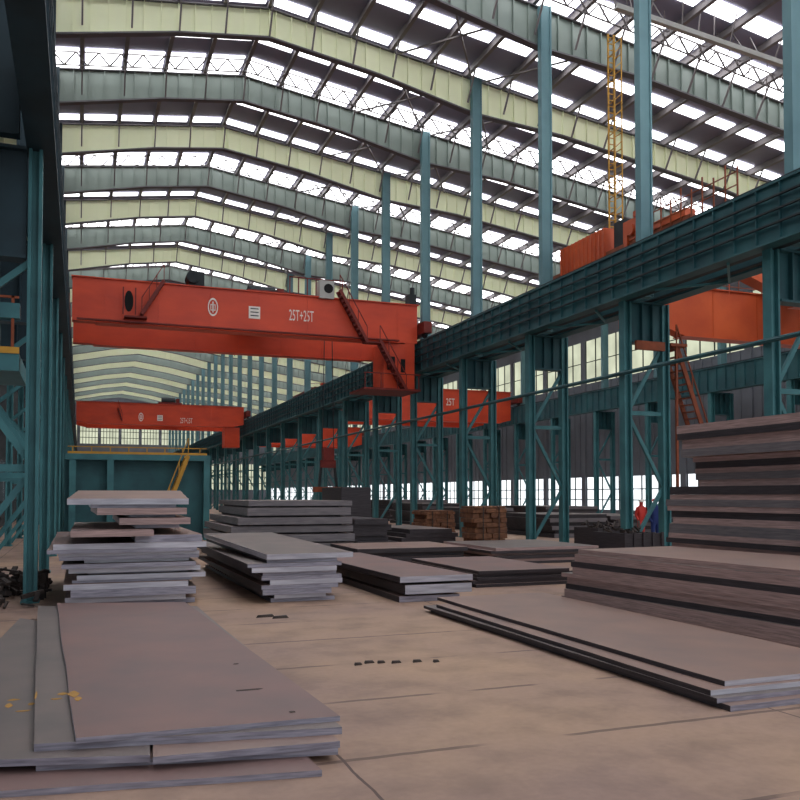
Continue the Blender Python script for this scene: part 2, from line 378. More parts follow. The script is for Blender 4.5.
# ------------------------------------------------------------------ runway girders
def runway(x0, x1, ya, yb, label, face, name='runway_girder', z0=8.55, z1=10.0, grid=True, mg=None):
    mg = mg or M['girder']
    t = thing(name, label, 'girder', (0, ya, 0)); L = yb-ya; xm = (x0+x1)/2
    xf = x0 if face < 0 else x1
    xw = xf+.09 if face < 0 else xf-.09
    w = MB().box(xw-.02, xw+.02, 0, L, z0, z1)
    w.build('web', mg, t)
    MB().box(x0, x1, 0, L, z1, z1+.06).build('top_flange', mg, t)
    MB().box(x0, x1, 0, L, z0-.06, z0).build('bottom_flange', mg, t)
    s = MB(); y = .3
    while y < L: s.box(min(xw, xf), max(xw, xf), y, y+.03, z0, z1); y += .8
    s.build('stiffeners', mg, t)['kind'] = 'stuff'
    if grid:
        for q in (.28, .52, .76):
            z = z0+(z1-z0)*q; MB().box(xf-.035*(1 if face < 0 else -1)-.02, xf+.02, 0, L, z-.022, z+.022).build('side_rail', M['dark'], t)
    MB().box(xm-.05, xm+.05, 0, L, z1+.06, z1+.18).build('crane_rail', M['dark'], t)
    return t
RY0, RY1 = 4.0, YEND-.3
runway(16.55, 16.99-.0, RY0, RY1, 'dark teal runway girder climbing from centre to the right edge, bearing the red crane', -1)
g2 = runway(18.1, 18.6, RY0, RY1, 'teal runway girder bearing the orange crane, behind the gridded one', 1, grid=False)
runway(37.2, 37.75, RY0, RY1, 'long teal runway girder in the background at right, behind the lattice columns', -1, grid=False)
lg = runway(-1.0, -.5, RY0, RY1, 'dark runway girder overhead at the left edge of the photo', 1, mg=M['gird_shade'])
# walkway deck between twin girders
t = thing('runway_walkway', 'dark walkway deck laced between the twin right runway girders', 'walkway', (0, RY0, 0))
MB().box(17.0, 17.34, 0, RY1-RY0, 8.54, 8.58).build('deck', M['dark'], t)
m = MB(); y = 0; i = 0
while y < RY1-RY0-1.7:
    a, b = (16.8, 18.3) if i % 2 else (18.3, 16.8)
    
    if min(abs(RY0+y+q-Yk(kk)) for q in (0, .8, 1.6) for kk in range(-2, KN+1)) > .95: m.bar((a, y, 8.44), (b, y+1.6, 8.44), .07)
    y += 1.6; i += 1
m.build('lacing', M['teal'], t)['kind'] = 'stuff'
MB().box(17.87, 18.08, 0, RY1-RY0, 8.54, 8.58).build('deck', M['dark'], t)
tb = thing('tie_beam', 'slim dark tie beam running along the right columns at mid height', 'beam', (16.84, RY0, 6.05))
MB().tube((0, 0, 0), (0, RY1-RY0, 0), .07, 8).build('pipe', M['girder'], tb)
tag(MB().box(17.25, 18.4, Yk(1)-.35, Yk(1)-.24, 6.85, 7.15).build('rust_panel', M['oranged']), 'rusty brown box beam under the capital of the second right column', 'beam')
# ------------------------------------------------------------------ cranes
def text_mesh(s, size, parent, loc, name='lettering', sx=.75):
    cu = bpy.data.curves.new('t', 'FONT'); cu.body = s; cu.size = size; cu.extrude = .006; cu.align_x = 'LEFT'
    o = bpy.data.objects.new('t', cu); C.objects.link(o)
    dg = bpy.context.evaluated_depsgraph_get(); me = bpy.data.meshes.new_from_object(o.evaluated_get(dg))
    bpy.data.objects.remove(o)
    q = bpy.data.objects.new(name, me); C.objects.link(q); me.materials.clear(); me.materials.append(M['white'])
    q.parent = parent; q.location = loc; q.rotation_euler = (math.pi/2, 0, 0); q.scale = (sx, 1, 1)
    return q
def crane(label, x0, x1, yf, yr, z0, z1, mt, md, rails=True, xr0=None, xr1=None, taper=.25, e=1.0):
    t = thing('overhead_crane', label, 'crane', (x0, yf, 0)); W = x1-x0; D = yr-yf
    for nm, y in (('front_girder', 0), ('rear_girder', D)):
        m = MB()
        # tapered box girder profile
        pts = [(0, y-.28, z0+taper), (e, y-.28, z0), (W-e, y-.28, z0), (W, y-.28, z0+taper), (W, y-.28, z1), (0, y-.28, z1)]
        m.poly(pts, (0, .56, 0)); m.box(-.05, W+.05, y-.38, y+.38, z1, z1+.05); m.box(e, W-e, y-.36, y+.36, z0-.05, z0)
        x = 1.4
        while x < W-1: m.box(x-.015, x+.015, y-.30, y-.28, z0+.02, z1); x += 2.4
        m.build(nm, mt, t)
    xa = (xr0 if xr0 is not None else x0)-x0; xb = (xr1 if xr1 is not None else x1)-x0
    for xx in (xa, xb):
        c = MB().box(xx-.22, xx+.22, -1.1, D+1.1, 10.42, 11.0)
        o = c.build('end_carriage', md, t)
        for yy in (-.7, D+.7): MB().tube((xx-.07, yy, 10.42), (xx+.07, yy, 10.42), .23, 16).build('wheel', M['dark'], o)
    # trolley
    tx = W*.55
    o = MB().box(tx-1.2, tx+1.2, .6, D-.6, z1+.1, z1+.35).build('trolley', md, t)
    MB().tube((tx-.7, D/2, z1+.75), (tx+.7, D/2, z1+.75), .38, 16).build('hoist_drum', M['dark'], o)
    MB().box(tx+.8, tx+1.15, D/2-.4, D/2+.4, z1+.35, z1+1.0).build('gearbox', md, o)
    for yy in (.0, D): MB().box(.3, W-.3, yy-.04, yy+.04, z1+.05, z1+.1).build('trolley_rail', M['dark'], t)
    if rails:
        m = MB(); x = .4
        while x < W-.2: m.box(x-.015, x+.015, D+.34, D+.37, z1+.05, z1+.8); x += 1.3
        m.box(.3, W-.3, D+.34, D+.37, z1+.78, z1+.82); m.box(.3, W-.3, D+.34, D+.37, z1+.42, z1+.45)
        m.build('handrail', md, t)
    return t
def ring(parent, cx, y, cz, rx, rz, mt, name='emblem'):
    m = MB(); n = 28
    for i in range(n):
        a, b = 2*math.pi*i/n, 2*math.pi*(i+1)/n
        m.hexa([(cx+rx*math.cos(a), y, cz+rz*math.sin(a)), (cx+rx*math.cos(b), y, cz+rz*math.sin(b)), (cx+rx*.8*math.cos(b), y, cz+rz*.8*math.sin(b)), (cx+rx*.8*math.cos(a), y, cz+rz*.8*math.sin(a)),
                (cx+rx*math.cos(a), y+.01, cz+rz*math.sin(a)), (cx+rx*math.cos(b), y+.01, cz+rz*math.sin(b)), (cx+rx*.8*math.cos(b), y+.01, cz+rz*.8*math.sin(b)), (cx+rx*.8*math.cos(a), y+.01, cz+rz*.8*math.sin(a))])
    m.box(cx-.03, cx+.03, y, y+.01, cz-rz*.6, cz+rz*.6); m.box(cx-rx*.5, cx+rx*.5, y, y+.01, cz+rz*.2, cz+rz*.32)
    m.box(cx-rx*.5, cx+rx*.5, y, y+.01, cz-rz*.4, cz-rz*.28); m.box(cx-rx*.5, cx-rx*.35, y, y+.01, cz-rz*.4, cz+rz*.3); m.box(cx+rx*.35, cx+rx*.5, y, y+.01, cz-rz*.4, cz+rz*.3)
    return m.build(name, mt, parent, label='white round emblem')
YF, YR = 41.0, 47.0; CX0, CX1, CZ0, CZ1 = -.42, 16.5, 9.95, 11.95
c1 = crane('big red overhead crane marked 25T+25T spanning the main aisle in front', CX0, CX1, YF, YR, CZ0, CZ1, M['red'], M['redd'], xr0=-.75, xr1=16.77, taper=.01)
def on1(px, py, Y=YF-.31): v = ay(px, py, Y); return v.x-CX0, v.z
def marks(t, Y, x0, pts):
    (ex, ez), (bx, bz), (tx, tz), s = pts
    ring(t, ex, -.31, ez, .24*s, .44*s, M['white'])
    b = MB().box(bx-.28*s, bx+.28*s, -.31, -.29, bz-.3*s, bz+.3*s).build('notice_plate', M['white'], t)
    m = MB()
    for i in range(3): m.box(bx-.2*s, bx+.2*s, -.318, -.31, bz+(.16-.17*i)*s, bz+(.21-.17*i)*s)
    m.build('notice_lines', M['dark'], b)
    text_mesh('25T+25T', .78*s, t, (tx, -.292, tz), sx=.43)
ex = on1(213, 307); bx = on1(254.5, 312.5); tx = on1(289, 320)
marks(c1, YF, CX0, (ex, bx, tx, 1.0))
# operator cab under the right end
a = on1(384, 350); b = on1(414, 391)
cab = MB().box(a[0], b[0], -.25, 1.4, b[1]+.05, CZ0-.06).box(b[0]-.5, b[0]+.05, -.26, -.22, b[1], CZ0+.3).build('operator_cab', M['red'], c1)
MB().box(a[0]+.2, a[0]+.62, -.275, -.25, 8.5, 9.2).build('cab_window', M['black'], cab)
MB().box(a[0]+.95, a[0]+1.2, -.275, -.25, 8.4, 9.1).build('cab_window', M['black'], cab)
pf = MB().box(a[0]-1.3, b[0]+.1, -1.0, 1.5, b[1]-.1, b[1]+.0)
for px_ in (a[0]-1.25, a[0]-.4, a[0]+.5, b[0]): pf.box(px_-.02, px_+.02, -1.0, -.96, b[1], b[1]+.75)
pf.box(a[0]-1.3, b[0]+.1, -1.0, -.96, b[1]+.72, b[1]+.77); pf.build('cab_platform', M['redd'], c1)
def stair(t, p, q, y, mt, w=.5, name='stairs'):
    m = MB(); p = Vector((p[0], y, p[1])); q = Vector((q[0], y, q[1]))
    m.bar(p, q, .06, .16); m.bar(p-Vector((0, w, 0)), q-Vector((0, w, 0)), .06, .16)
    n = max(4, int((q-p).length/.25))
    for i in range(n):
        c = p.lerp(q, (i+.5)/n); m.box(c.x-.1, c.x+.1, y-w, y, c.z-.015, c.z+.015)
    u = Vector((0, 0, .75))
    m.bar(p-Vector((0, w, 0))+u, q-Vector((0, w, 0))+u, .04)
    for i in range(4):
        c = p.lerp(q, i/3)-Vector((0, w, 0)); m.bar(c, c+u, .035)
    return m.build(name, mt, t)
stair(c1, on1(337, 292), on1(364, 343), -.35, M['redd']); stair(c1, on1(376, 342), on1(402, 391), -.45, M['redd'])
a2 = on1(362, 343); b2 = on1(380, 341); MB().box(a2[0], b2[0], -.95, -.35, a2[1]-.06, a2[1]).build('landing', M['redd'], c1)
stair(c1, on1(141, 316), on1(163, 283), -.35, M['redd'])
a2 = on1(124, 317); MB().box(a2[0], a2[0]+1.0, -.8, -.3, a2[1]-.08, a2[1]).build('landing', M['redd'], c1)
a2 = on1(129, 301); m = MB(); pts = [(a2[0]+.2*math.cos(t_*math.pi/8), -.30, a2[1]+.5*math.sin(t_*math.pi/8)) for t_ in range(16)]; m.poly(pts, (0, .015, 0)); m.build('access_hole', M['black'], c1, label='dark oval access hole')
fr = MB()
for dx in (-.27, .27): fr.box(a2[0]+dx-.03, a2[0]+dx+.03, -.72, -.66, a2[1]-.7, a2[1]+.55)
fr.build('guard_rail', M['redd'], c1)
# side walkway on the front girder: dark lip below
MB().box(.2, 15.8, -.62, -.40, CZ0+.02, CZ0+.08).build('walkway', M['redd'], c1)
a2 = on1(197, 277); MB().box(a2[0]-.35, a2[0]+.35, -.3, .3, CZ1+.07, CZ1+.75).tube((a2[0]-.2, -.5, CZ1+.45), (a2[0]-.2, .4, CZ1+.45), .3, 12).build('drive_motor', M['dark'], c1)
a2 = on1(326, 290); o = MB().box(a2[0]-.38, a2[0]+.38, -.5, .1, CZ1-.05, CZ1+.85).build('equipment_box', M['lightbox'], c1)
MB().tube((a2[0]+.08, -.52, CZ1+.45), (a2[0]+.08, -.49, CZ1+.45), .24, 16).build('fan_opening', M['black'], o)
a2 = on1(413, 305); MB().box(a2[0]-.2, a2[0]+.2, -.3, .3, CZ1+.07, CZ1+.6).tube((a2[0], -.2, CZ1+.6), (a2[0], -.2, CZ1+.95), .13, 10).build('warning_lamp', M['dark'], c1)
fr = MB()
for i in range(7): xx = on1(296+i*9, 300)[0]; fr.box(xx-.025, xx+.025, 1.0, 1.06, CZ1+.1, CZ1+1.3)
fr.box(on1(296, 300)[0], on1(350, 300)[0], 1.0, 1.06, CZ1+1.25, CZ1+1.3); fr.build('trolley_frame', M['redd'], c1)
# ribbed cover on the rear
xa = ay(243, 270, 49).x; xb = ay(288, 270, 49).x
m = MB().box(xa-CX0, xb-CX0, YR-YF-.9, YR-YF+.3, CZ1+.36, CZ1+1.35)
for i in range(9): xx = xa-CX0+(xb-xa)*i/8; m.box(xx-.05, xx+.05, YR-YF-.98, YR-YF-.9, CZ1+.36, CZ1+1.35)
m.build('machinery_cover', M['trol'], c1)
# hoist rope and lifting beam
def lift(px, ytop, y0, y1, Y, zt, label):
    v = ay(px, y0, Y); z1_ = v.z; z0_ = ay(px, y1, Y).z
    t = thing('lifting_block', label, 'hook block', (v.x, Y, z0_))
    m = MB()
    for dx in (-.32, .32):
        m.bar((dx*.6, 0, zt-z0_), (dx, 0, z1_-z0_), .04)
    m.build('hoist_ropes', M['dark'], t)
    m = MB().box(-.3, .3, -.2, .2, (z1_-z0_)*.72, (z1_-z0_)).box(-.42, .42, -.12, .12, (z1_-z0_)*.55, (z1_-z0_)*.72); m.build('pulley_housing', M['redd'], t)
    for dx in (-.38, .38): MB().bar((dx, 0, (z1_-z0_)*.56), (dx*1.3, 0, .27), .12).build('chain', M['dark'], t)
    MB().box(-.8, .8, -.2, .2, 0, .28).build('spreader_beam', M['oranged'], t)
lift(328, 300, 448, 492, 44.0, CZ1+.1, 'red lifting block on ropes hanging above the grey plate stack')
# second, far crane
c2 = crane('smaller looking red overhead crane far down the main aisle behind the big one', -.42, 16.4, 90.5, 96.5, 9.3, 11.4, M['red'], M['redd'], xr0=-.75, xr1=16.77)
def on2(px, py): v = ay(px, py, 90.2); return v.x-CX0, v.z
marks(c2, 0, 0, (on2(141, 417), on2(160, 418), on2(180, 423), 1.0))
stair(c2, on2(122, 421), on2(118, 408), -.3, M['redd'])
MB().box(14.8, 16.4, -.25, 1.4, 7.1, 9.24).build('operator_cab', M['red'], c2)
# aisle two cranes
c3 = crane('near orange overhead crane at the right, behind the teal runway', 19.0, 36.9, 22.6, 28.8, 8.72, 10.75, M['orange'], M['oranged'], xr0=18.35, xr1=37.475, taper=1.5, e=4.6)
c4 = crane('red overhead crane seen between the right columns beneath the runway, middle distance', 19.0, 36.9, 68.5, 74, 8.6, 11.4, M['red'], M['redd'], xr0=18.35, xr1=37.475)
c5 = crane('distant red overhead crane low behind the far end of the right runway', 19.0, 36.9, 112, 117, 8.8, 11.4, M['red'], M['redd'], xr0=18.35, xr1=37.475)
text_mesh('25T', .9, c4, (ay(446, 405, 68.2).x-19.0, -.295, 10.0), sx=.6)
# side box of the near orange crane above the runway
m = MB().box(-.95, -.45, 3.45, 6.5, 11.0, 11.9)
for i in range(12): m.box(-.99, -.95, 3.47+i*.27, 3.51+i*.27, 10.3, 11.9)
m.box(-.95, -.90, 3.45, 6.5, 10.3, 11.0); m.build('ribbed_side_box', M['orange'], c3)
m = MB().box(-.9, -.5, 1.4, 2.4, 11.0, 11.75).box(-.95, -.45, 1.55, 1.75, 11.75, 11.95).box(-.95, -.5, 2.1, 2.3, 10.6, 11.5).box(-.9, -.5, -.9, .8, 11.0, 11.25).tube((-1.0, 1.9, 11.35), (-.9, 1.9, 11.35), .2, 12)
m.build('machinery', M['orange'], c3)
fr = MB()
for i in range(9): fr.bar((-.9, -3.2+i*.5, 10.1), (-.9, -3.2+i*.5, 11.75+.2*(i % 2)), .04)
for z in (10.7, 11.2, 11.6): fr.bar((-.9, -3.2, z), (-.9, .9, z), .03)
fr.build('side_handrail', M['oranged'], c3)
MB().box(-.72, -.6, 2.55, 3.2, 11.0, 12.0).build('ladder_frame', M['dark'], c3)
v = ax(612, 200, 19.3)
lad = thing('mast_ladder', 'tall yellow caged ladder mast rising above the orange crane to the roof', 'ladder', (19.3, v.y, 10.5))
for dx in (-.13, .13): MB().box(dx-.025, dx+.025, -.03, .03, 1.6, 9.6).build('rail', M['yellow'], lad)
m = MB()
for i in range(32): m.box(-.13, .13, -.015, .015, 1.7+i*.25, 1.73+i*.25)
m.build('rungs', M['yellow'], lad)['kind'] = 'stuff'
m = MB()
for i in range(13):
    z = 1.8+i*.62; m.bar((-.13, 0, z), (-.16, -.45, z), .03); m.bar((.13, 0, z), (.16, -.45, z), .03); m.bar((-.16, -.45, z), (.16, -.45, z+.3), .03)
m.bar((-.16, -.45, 1.8), (-.16, -.45, 9.3), .04); m.bar((.16, -.45, 1.8), (.16, -.45, 9.3), .04)
m.build('safety_cage', M['yellow'], lad)
# hanging stairs at second right column
st = thing('access_stairs', 'rusty yellow access stairs hanging beside the second right column', 'stairs', (19.2, Yk(1)+1.0, 0))
stair(st, (.2, 7.2), (2.2, 2.0), 0, M['oranged'], .7, 'flight'); m = MB(); m.box(-.2, .5, -.9, .2, 7.15, 7.25); m.build('landing', M['oranged'], st)
MB().bar((.1, -.8, 0), (.1, -.8, 7.15), .08).build('support_post', M['oranged'], st); MB().bar((2.2, -.3, 0), (2.2, -.3, 2.1), .08).build('support_post', M['oranged'], st)
# ------------------------------------------------------------------ steel platform at left
pl = thing('steel_platform', 'teal raised platform with yellow railing behind the tall left plate stack', 'platform', (-.3, 38.0, 0))
W = ay(206, 500, 38.0).x+.3
MB().box(-.3, W+.15, -.2, 3.0, 3.5, 3.75).build('deck', M['teal'], pl)
MB().box(-.3, W, .3, .38, .1, 3.5).build('panel_wall', M['girder'], pl)
for x in (.0, ay(110, 500, 38).x+.3, W): MB().box(x-.13, x+.13, -.18, .08, 0, 3.5).build('post', M['teal'], pl)
m = MB(); x = 0
while x < W: m.box(x-.02, x+.02, -.18, -.14, 3.75, 4.05); x += .75
m.box(-.2, W, -.19, -.14, 3.75, 3.85); m.box(-.2, W, -.18, -.14, 4.03, 4.07); m.build('railing', M['yellow'], pl)
a = ay(160, 500, 37.2); b = ay(188, 462, 37.2)
stair(pl, (a.x+.3, .0+.6), (b.x+.3, 3.7), -.3, M['yellow'], .6)
# ------------------------------------------------------------------ steel plates
def plate(cx, cy, z, lx, ly, th, rot, top, edge, sag=0, notch=True, tilt=0, side=None):
    """rolled plate: slightly ragged rectangle, optional sag at its ends"""
    n = 10; m = MB(); rows = []
    jx = [random.uniform(-.012, .012)*lx for _ in range(4)]
    for i in range(n+1):
        t = i/n; y = -ly/2+ly*t
        wl = -lx/2+jx[0]*(1-t)+jx[1]*t+random.uniform(-.008, .008); wr_ = lx/2+jx[2]*(1-t)+jx[3]*t+random.uniform(-.008, .008)
        dz = -sag*(2*t-1)**2
        rows.append([(wl, y, dz), (wr_, y, dz), (wr_, y, dz+th), (wl, y, dz+th)])
    k = 0
    for r in rows: m.v += r
    for i in range(n):
        a = 4*i; b = 4*(i+1)
        for j, mi in ((0, 0), (1, 2), (2, 0), (3, 2)):
            jj = (j+1) % 4; m.f.append((a+j, a+jj, b+jj, b+j)); m.m.append(mi)
    m.f.append((0, 1, 2, 3)); m.m.append(1); e = 4*n; m.f.append((e, e+1, e+2, e+3)); m.m.append(1)
    o = m.build('steel_plate', [top, edge, side or edge]); o.location = (cx, cy, z); o.rotation_euler = (tilt, 0, rot)
    return o
nplate = 0
def stack(where, group, x0, x1, y0, y1, layers, tops, edge, rot=0, jit=.12, z=0, tilt=0, side=None, jity=None):
    """layers: list of (thickness, shrink_left, shrink_right, front_in) bottom to top"""
    n = len(layers)
    jity = jit if jity is None else jity
    for i, (th, l, r, fi) in enumerate(layers):
        j = lambda a: random.uniform(-a, a)
        xa, xb = x0+l+j(jit), x1-r+j(jit); ya, yb = y0+fi+j(jity), y1+j(jit)
        e = edge[i % len(edge)] if isinstance(edge, list) else edge
        o = plate((xa+xb)/2, (ya+yb)/2, z, xb-xa, yb-ya, th-.001, R(rot)+R(random.uniform(-.5, .5)), tops[i % len(tops)], e, tilt=tilt, side=side)
        pos = 'bottom' if i == 0 else 'top' if i == n-1 else ORD[i]+' from the bottom'
        tag(o, '%s steel plate, %s' % (where, pos + (' plate' if i in (0, n-1) else '')), 'steel plate', group)
        z += th
    return z
T = [M['plate'], M['plate2'], M['plate3']]
# A: foreground left, given by floor-plane corner pixels
def plate_px(corners, z, th, label, top, edge, group, lift=0, name='steel_plate', side=None):
    pts = [az(p[0], p[1], z+th) for p in corners]; c = sum(pts, Vector())/len(pts)
    m = MB(); n = len(pts)
    q = []
    for i in range(n):
        a, b = pts[i], pts[(i+1) % n]
        for s_ in range(6):
            p = a.lerp(b, s_/6); q.append(p-c+Vector((random.uniform(-.008, .008), random.uniform(-.008, .008), 0)) if s_ else p-c)
    k = len(q); m.v += [(p.x, p.y, -th) for p in q]+[(p.x, p.y, 0) for p in q]
    m.f.append(tuple(range(k))[::-1]); m.m.append(0); m.f.append(tuple(range(k, 2*k))); m.m.append(0)
    for i in range(k): j = (i+1) % k; m.f.append((i, j, k+j, k+i)); m.m.append(1)
    o = m.build(name, [top, edge]); o.location = (c.x, c.y, z+th)
    return tag(o, label, 'steel plate', group)
g = 'plates in the foreground left pile'
def far(pxn, pyn, t): # point t of the way along the floor line towards the depth vanishing point
    return (pxn+(80-pxn)*t, pyn+(495-pyn)*t)
plate_px([(-90, 797), (322, 770), (250, 706), (-60, 722)], .0, .045, 'reddish steel plate jutting out lowest at the front of the foreground left pile', M['plate2'], M['edge'], g)
plate_px([(36, 764), (338, 748), (230, 655), (60, 655)], .045, .05, 'brown steel plate resting second lowest in the foreground left pile', M['plate'], M['edge'], g)
plate_px([(-120, 763), (150, 755), (150, 640), (20, 618)], .095, .05, 'dark grey steel plate at the left edge of the foreground pile, marked with yellow paint', M['plate3'], M['edge'], g)
plate_px([(153, 757), (340, 741), (218, 640), (153, 640)], .095, .05, 'short brown steel plate tucked right in the middle of the foreground left pile', M['plate'], M['edge'], g)
plate_px([(34, 744), (342, 727), (197, 606), (38, 606)], .145, .055, 'brown-grey steel plate just under the big top one, its left strip bare', M['plate3'], M['edge'], g)
topA = plate_px([(76, 738), (340, 716), (185, 602), (57, 603)], .20, .04, 'big reddish brown steel plate lying on top of the foreground left pile', M['plate2'], M['edge'], g)
# yellow paint marks
def mark(pts, z, name, label):
    m = MB()
    for (px, py, dx, dy) in pts:
        p = az(px, py, z); m.poly([(p.x+dx*math.cos(a_*math.pi/4)*random.uniform(.6, 1.2), p.y+dy*math.sin(a_*math.pi/4)*random.uniform(.6, 1.2), z+.001) for a_ in range(8)], (0, 0, .002))
    return m
def attach(m, name, parent, mt, **pr):
    o = m.build(name, mt, **pr); o.parent = parent; o.matrix_parent_inverse = parent.matrix_world.inverted(); return o
bpy.context.view_layer.update()
ym = mat('yellow_chalk', (178, 134, 66), .8, var=.2, scale=20)
pls = [o for o in bpy.data.objects if o.get('group') == g]
attach(mark([(9, 706, .03, .09), (13, 700, .06, .04), (24, 711, .07, .03), (31, 704, .03, .05)], .145, 'y', ''), 'paint_mark', pls[2], ym, label='yellow paint mark')
attach(mark([(36, 695, .012, .18), (56, 699, .05, .03), (63, 694, .06, .05)], .20, 'y', ''), 'paint_mark', pls[4], ym, label='yellow paint mark')
attach(mark([(74, 694, .05, .14), (78, 699, .03, .08)], .24, 'y', ''), 'paint_mark', pls[5], ym, label='yellow paint mark')
attach(mark([(248, 690, .15, .035), (236, 664, .03, .03), (292, 712, .03, .03)], .24, 'y', ''), 'dark_scale_mark', pls[5], M['scrap'])
# B: tall left stack
def frontx(px, y): return ay(px, 560, y).x
yB = 15.9
gB = 'plates in the tall left stack'
random.seed(11)
x0, x1 = frontx(63, yB), frontx(196, yB)
L = [(.09, .1, .0, .1), (.10, 0, .18, .0), (.14, .08, .02, 0), (.10, .05, .1, .02), (.05, .2, .1, .12), (.09, .15, -.15, 0), (.04, .3, .2, .25), (.09, .1, -.05, .0), (.08, .05, .05, .05), (.06, .3, .2, .3), (.07, .05, -.1, .05), (.06, -.1, .02, 0), (.07, -.25, -.05, 0), (.10, -.22, -.1, 0)]
z = stack('tall left stack', gB, x0, x1, yB, yB+5.2, L, T, [M['edge'], M['edgew'], M['edge'], M['edgew']], jit=.10, tilt=0)
x0, x1 = frontx(84, yB), frontx(190, yB)
L = [(.13, 1.0, -.1, .6), (.11, -.1, .7, .2), (.08, 1.1, .2, 1.0), (.12, .7, .15, .6), (.06, .9, .4, 1.2), (.12, .3, .2, .7), (.06, .3, .3, 1.2)]
zz = stack('upper pile on the tall left stack,', gB+' upper pile', x0-.1, x1+.1, yB-.5, yB+4.6, L, T, [M['edge'], M['edged']], jit=.1, z=z)
o = plate((frontx(72, yB)+frontx(196, yB))/2, yB+2.1, zz+.085, frontx(196, yB)-frontx(72, yB), 3.0, .11, R(-3), M['plate'], M['edgew'], tilt=R(3.2))
tag(o, 'tilted brown steel plate crowning the tall left stack', 'steel plate', gB+' upper pile')
# C: middle-left stack
random.seed(5)
yC = 15.4; gC = 'plates in the low stack right of the tall left one'
L = [(.08, .15, .05, .1), (.07, .2, .2, 0), (.10, .1, .12, 0), (.08, .0, -.02, .05), (.09, .12, -.1, 0), (.08, .0, -.12, 0), (.07, .0, -.02, .05), (.09, -.2, -.05, 0), (.07, -.25, -.15, .05), (.06, .1, -.05, .2)]
xa, xb = frontx(262, yC), frontx(337, yC)
z = stack('low stack right of the tall left one,', gC, xa, xb, yC, yC+8.3, L, T, [M['edge'], M['edgew'], M['edge']], jit=.04, side=M['side'])
o = plate(frontx(303, yC)-.02, yC+2.9, z+.085, 1.7, 5.6, .10, R(4), M['plate3'], M['edgew'], tilt=R(1.6)); tag(o, 'grey steel plate lying skewed on top of the low stack', 'steel plate', gC)
# D: white fronted thick stack
yD = 14.6; gD = 'thick plates with bright front edges'
xa, xb = frontx(402, yD), frontx(470, yD)
for i, (th, l, r_, fi, e) in enumerate([(.11, 0, .15, .05, M['edge']), (.04, .2, .3, .3, M['side']), (.17, .06, -.05, 0, M['edgew']), (.05, .1, .1, .35, M['side']), (.11, -.1, 0, 0, M['edgew'])]):
    z = [0, .11, .15, .32, .37][i]
    o = plate((xa+l+xb-r_)/2, yD+fi+3.3, z, xb-r_-xa-l, 6.6, th, R(.4*(i-2)), T[i % 3], e, side=M['side'])
    tag(o, 'thick steel plate in the bright-edged low stack at centre, ' + ['bottom', 'second from the bottom', 'middle one', 'second from the top', 'top'][i], 'steel plate', gD)
# F: flat long plates right foreground
gF = 'long plates lying at the right foreground'
v = az(730, 712, 0)
def rect_plate(x0_, x1_, ya_, yb_, z, th, rot, label, top, edge, group, side=None):
    o = plate((x0_+x1_)/2, (ya_+yb_)/2, z, x1_-x0_, yb_-ya_, th, R(rot), top, edge, side=side); return tag(o, label, 'steel plate', group)
a = az(412, 612, 0); fx = v.x; fy = v.y; fyb = a.y; fxr = (fx+a.x)/2
rect_plate(fx, fx+2.4, fy, fyb-.1, 0, .055, 0, 'steel plate lying lowest in the long flat pile at the right foreground', M['plate'], M['edge'], gF, M['side'])
rect_plate(fx-.06, fx+2.35, fy+.12, fyb, .056, .045, .2, 'steel plate second from the bottom in the long flat pile at right', M['plate3'], M['edge'], gF, M['side'])
rect_plate(fx+.0, fx+2.35, fy+.22, fyb-.3, .102, .05, 0, 'brown steel plate second from the top of the long flat pile at right', M['plate'], M['edgew'], gF, M['side'])
rect_plate(fx+.25, fx+2.35, fy+.3, fyb+.2, .153, .05, -.3, 'brown steel plate on top of the long flat pile at right', M['plate'], M['edgew'], gF, M['side'])
# G: long low stack at right
random.seed(21)
a = az(563, 607, 0); b = az(800, 654, 0); ang = math.degrees(math.atan2(-(b.x-a.x), -(b.y-a.y)+0)) # heading
gG = 'plates in the long brown stack at the right'
rotG = math.degrees(math.atan2(a.x-b.x, a.y-b.y))
z = 0; Lg = a.y-b.y+5
d = Vector((a.x-b.x, a.y-b.y, 0)).normalized(); nrm = Vector((d.y, -d.x, 0))
ths = [.12, .08, .13, .09, .12, .07, .12, .10, .13, .08]
for i, th in enumerate(ths):
    off = random.uniform(-.04, .04)+.012*i; fe = random.uniform(-.08, .08)-(.0 if i < 6 else .25)
    c = a + d*(fe-Lg/2) + nrm*(1.1+off)
    o = plate(c.x, c.y, z, 2.2, Lg, th-.001, -R(rotG), T[i % 3], M['edged'], side=M['edged'] if i % 4 != 3 else M['side'])
    pos = 'bottom' if i == 0 else 'top' if i == len(ths)-1 else ORD[i]+' from the bottom'
    tag(o, 'long steel plate of the chest-high brown stack at right, ' + pos, 'steel plate', gG); z += th
# H: tall stack behind it
gH = 'plates in the tallest stack at the right edge'
random.seed(31); z = 0; xh = 11.35; i = 0
zones = [(2.15, 0.0, 0.0), (2.75, .55, -.55), (3.3, .0, -.35)]
ys0 = 5.5
while z < 3.25:
    th = random.choice((.10, .13, .16, .19)); zo = next(q for q in zones if z+th/2 < q[0]+.05) if z < 3.3 else zones[-1]
    edge_y = 14.2+zo[2]*1.0+random.uniform(-.1, .1); xo = xh+zo[1]*.45+random.uniform(-.05, .05)
    o = plate(xo+1.5, (ys0+edge_y)/2, z, 3.0, edge_y-ys0, th-.001, 0, T[i % 3], M['edged'], side=(M['edged'], M['edgeg'], M['edged'], M['side'])[i % 4])
    tag(o, 'steel plate of the tallest stack at the right edge, %s from the bottom' % ORD[i], 'steel plate', gH)
    z += th; i += 1
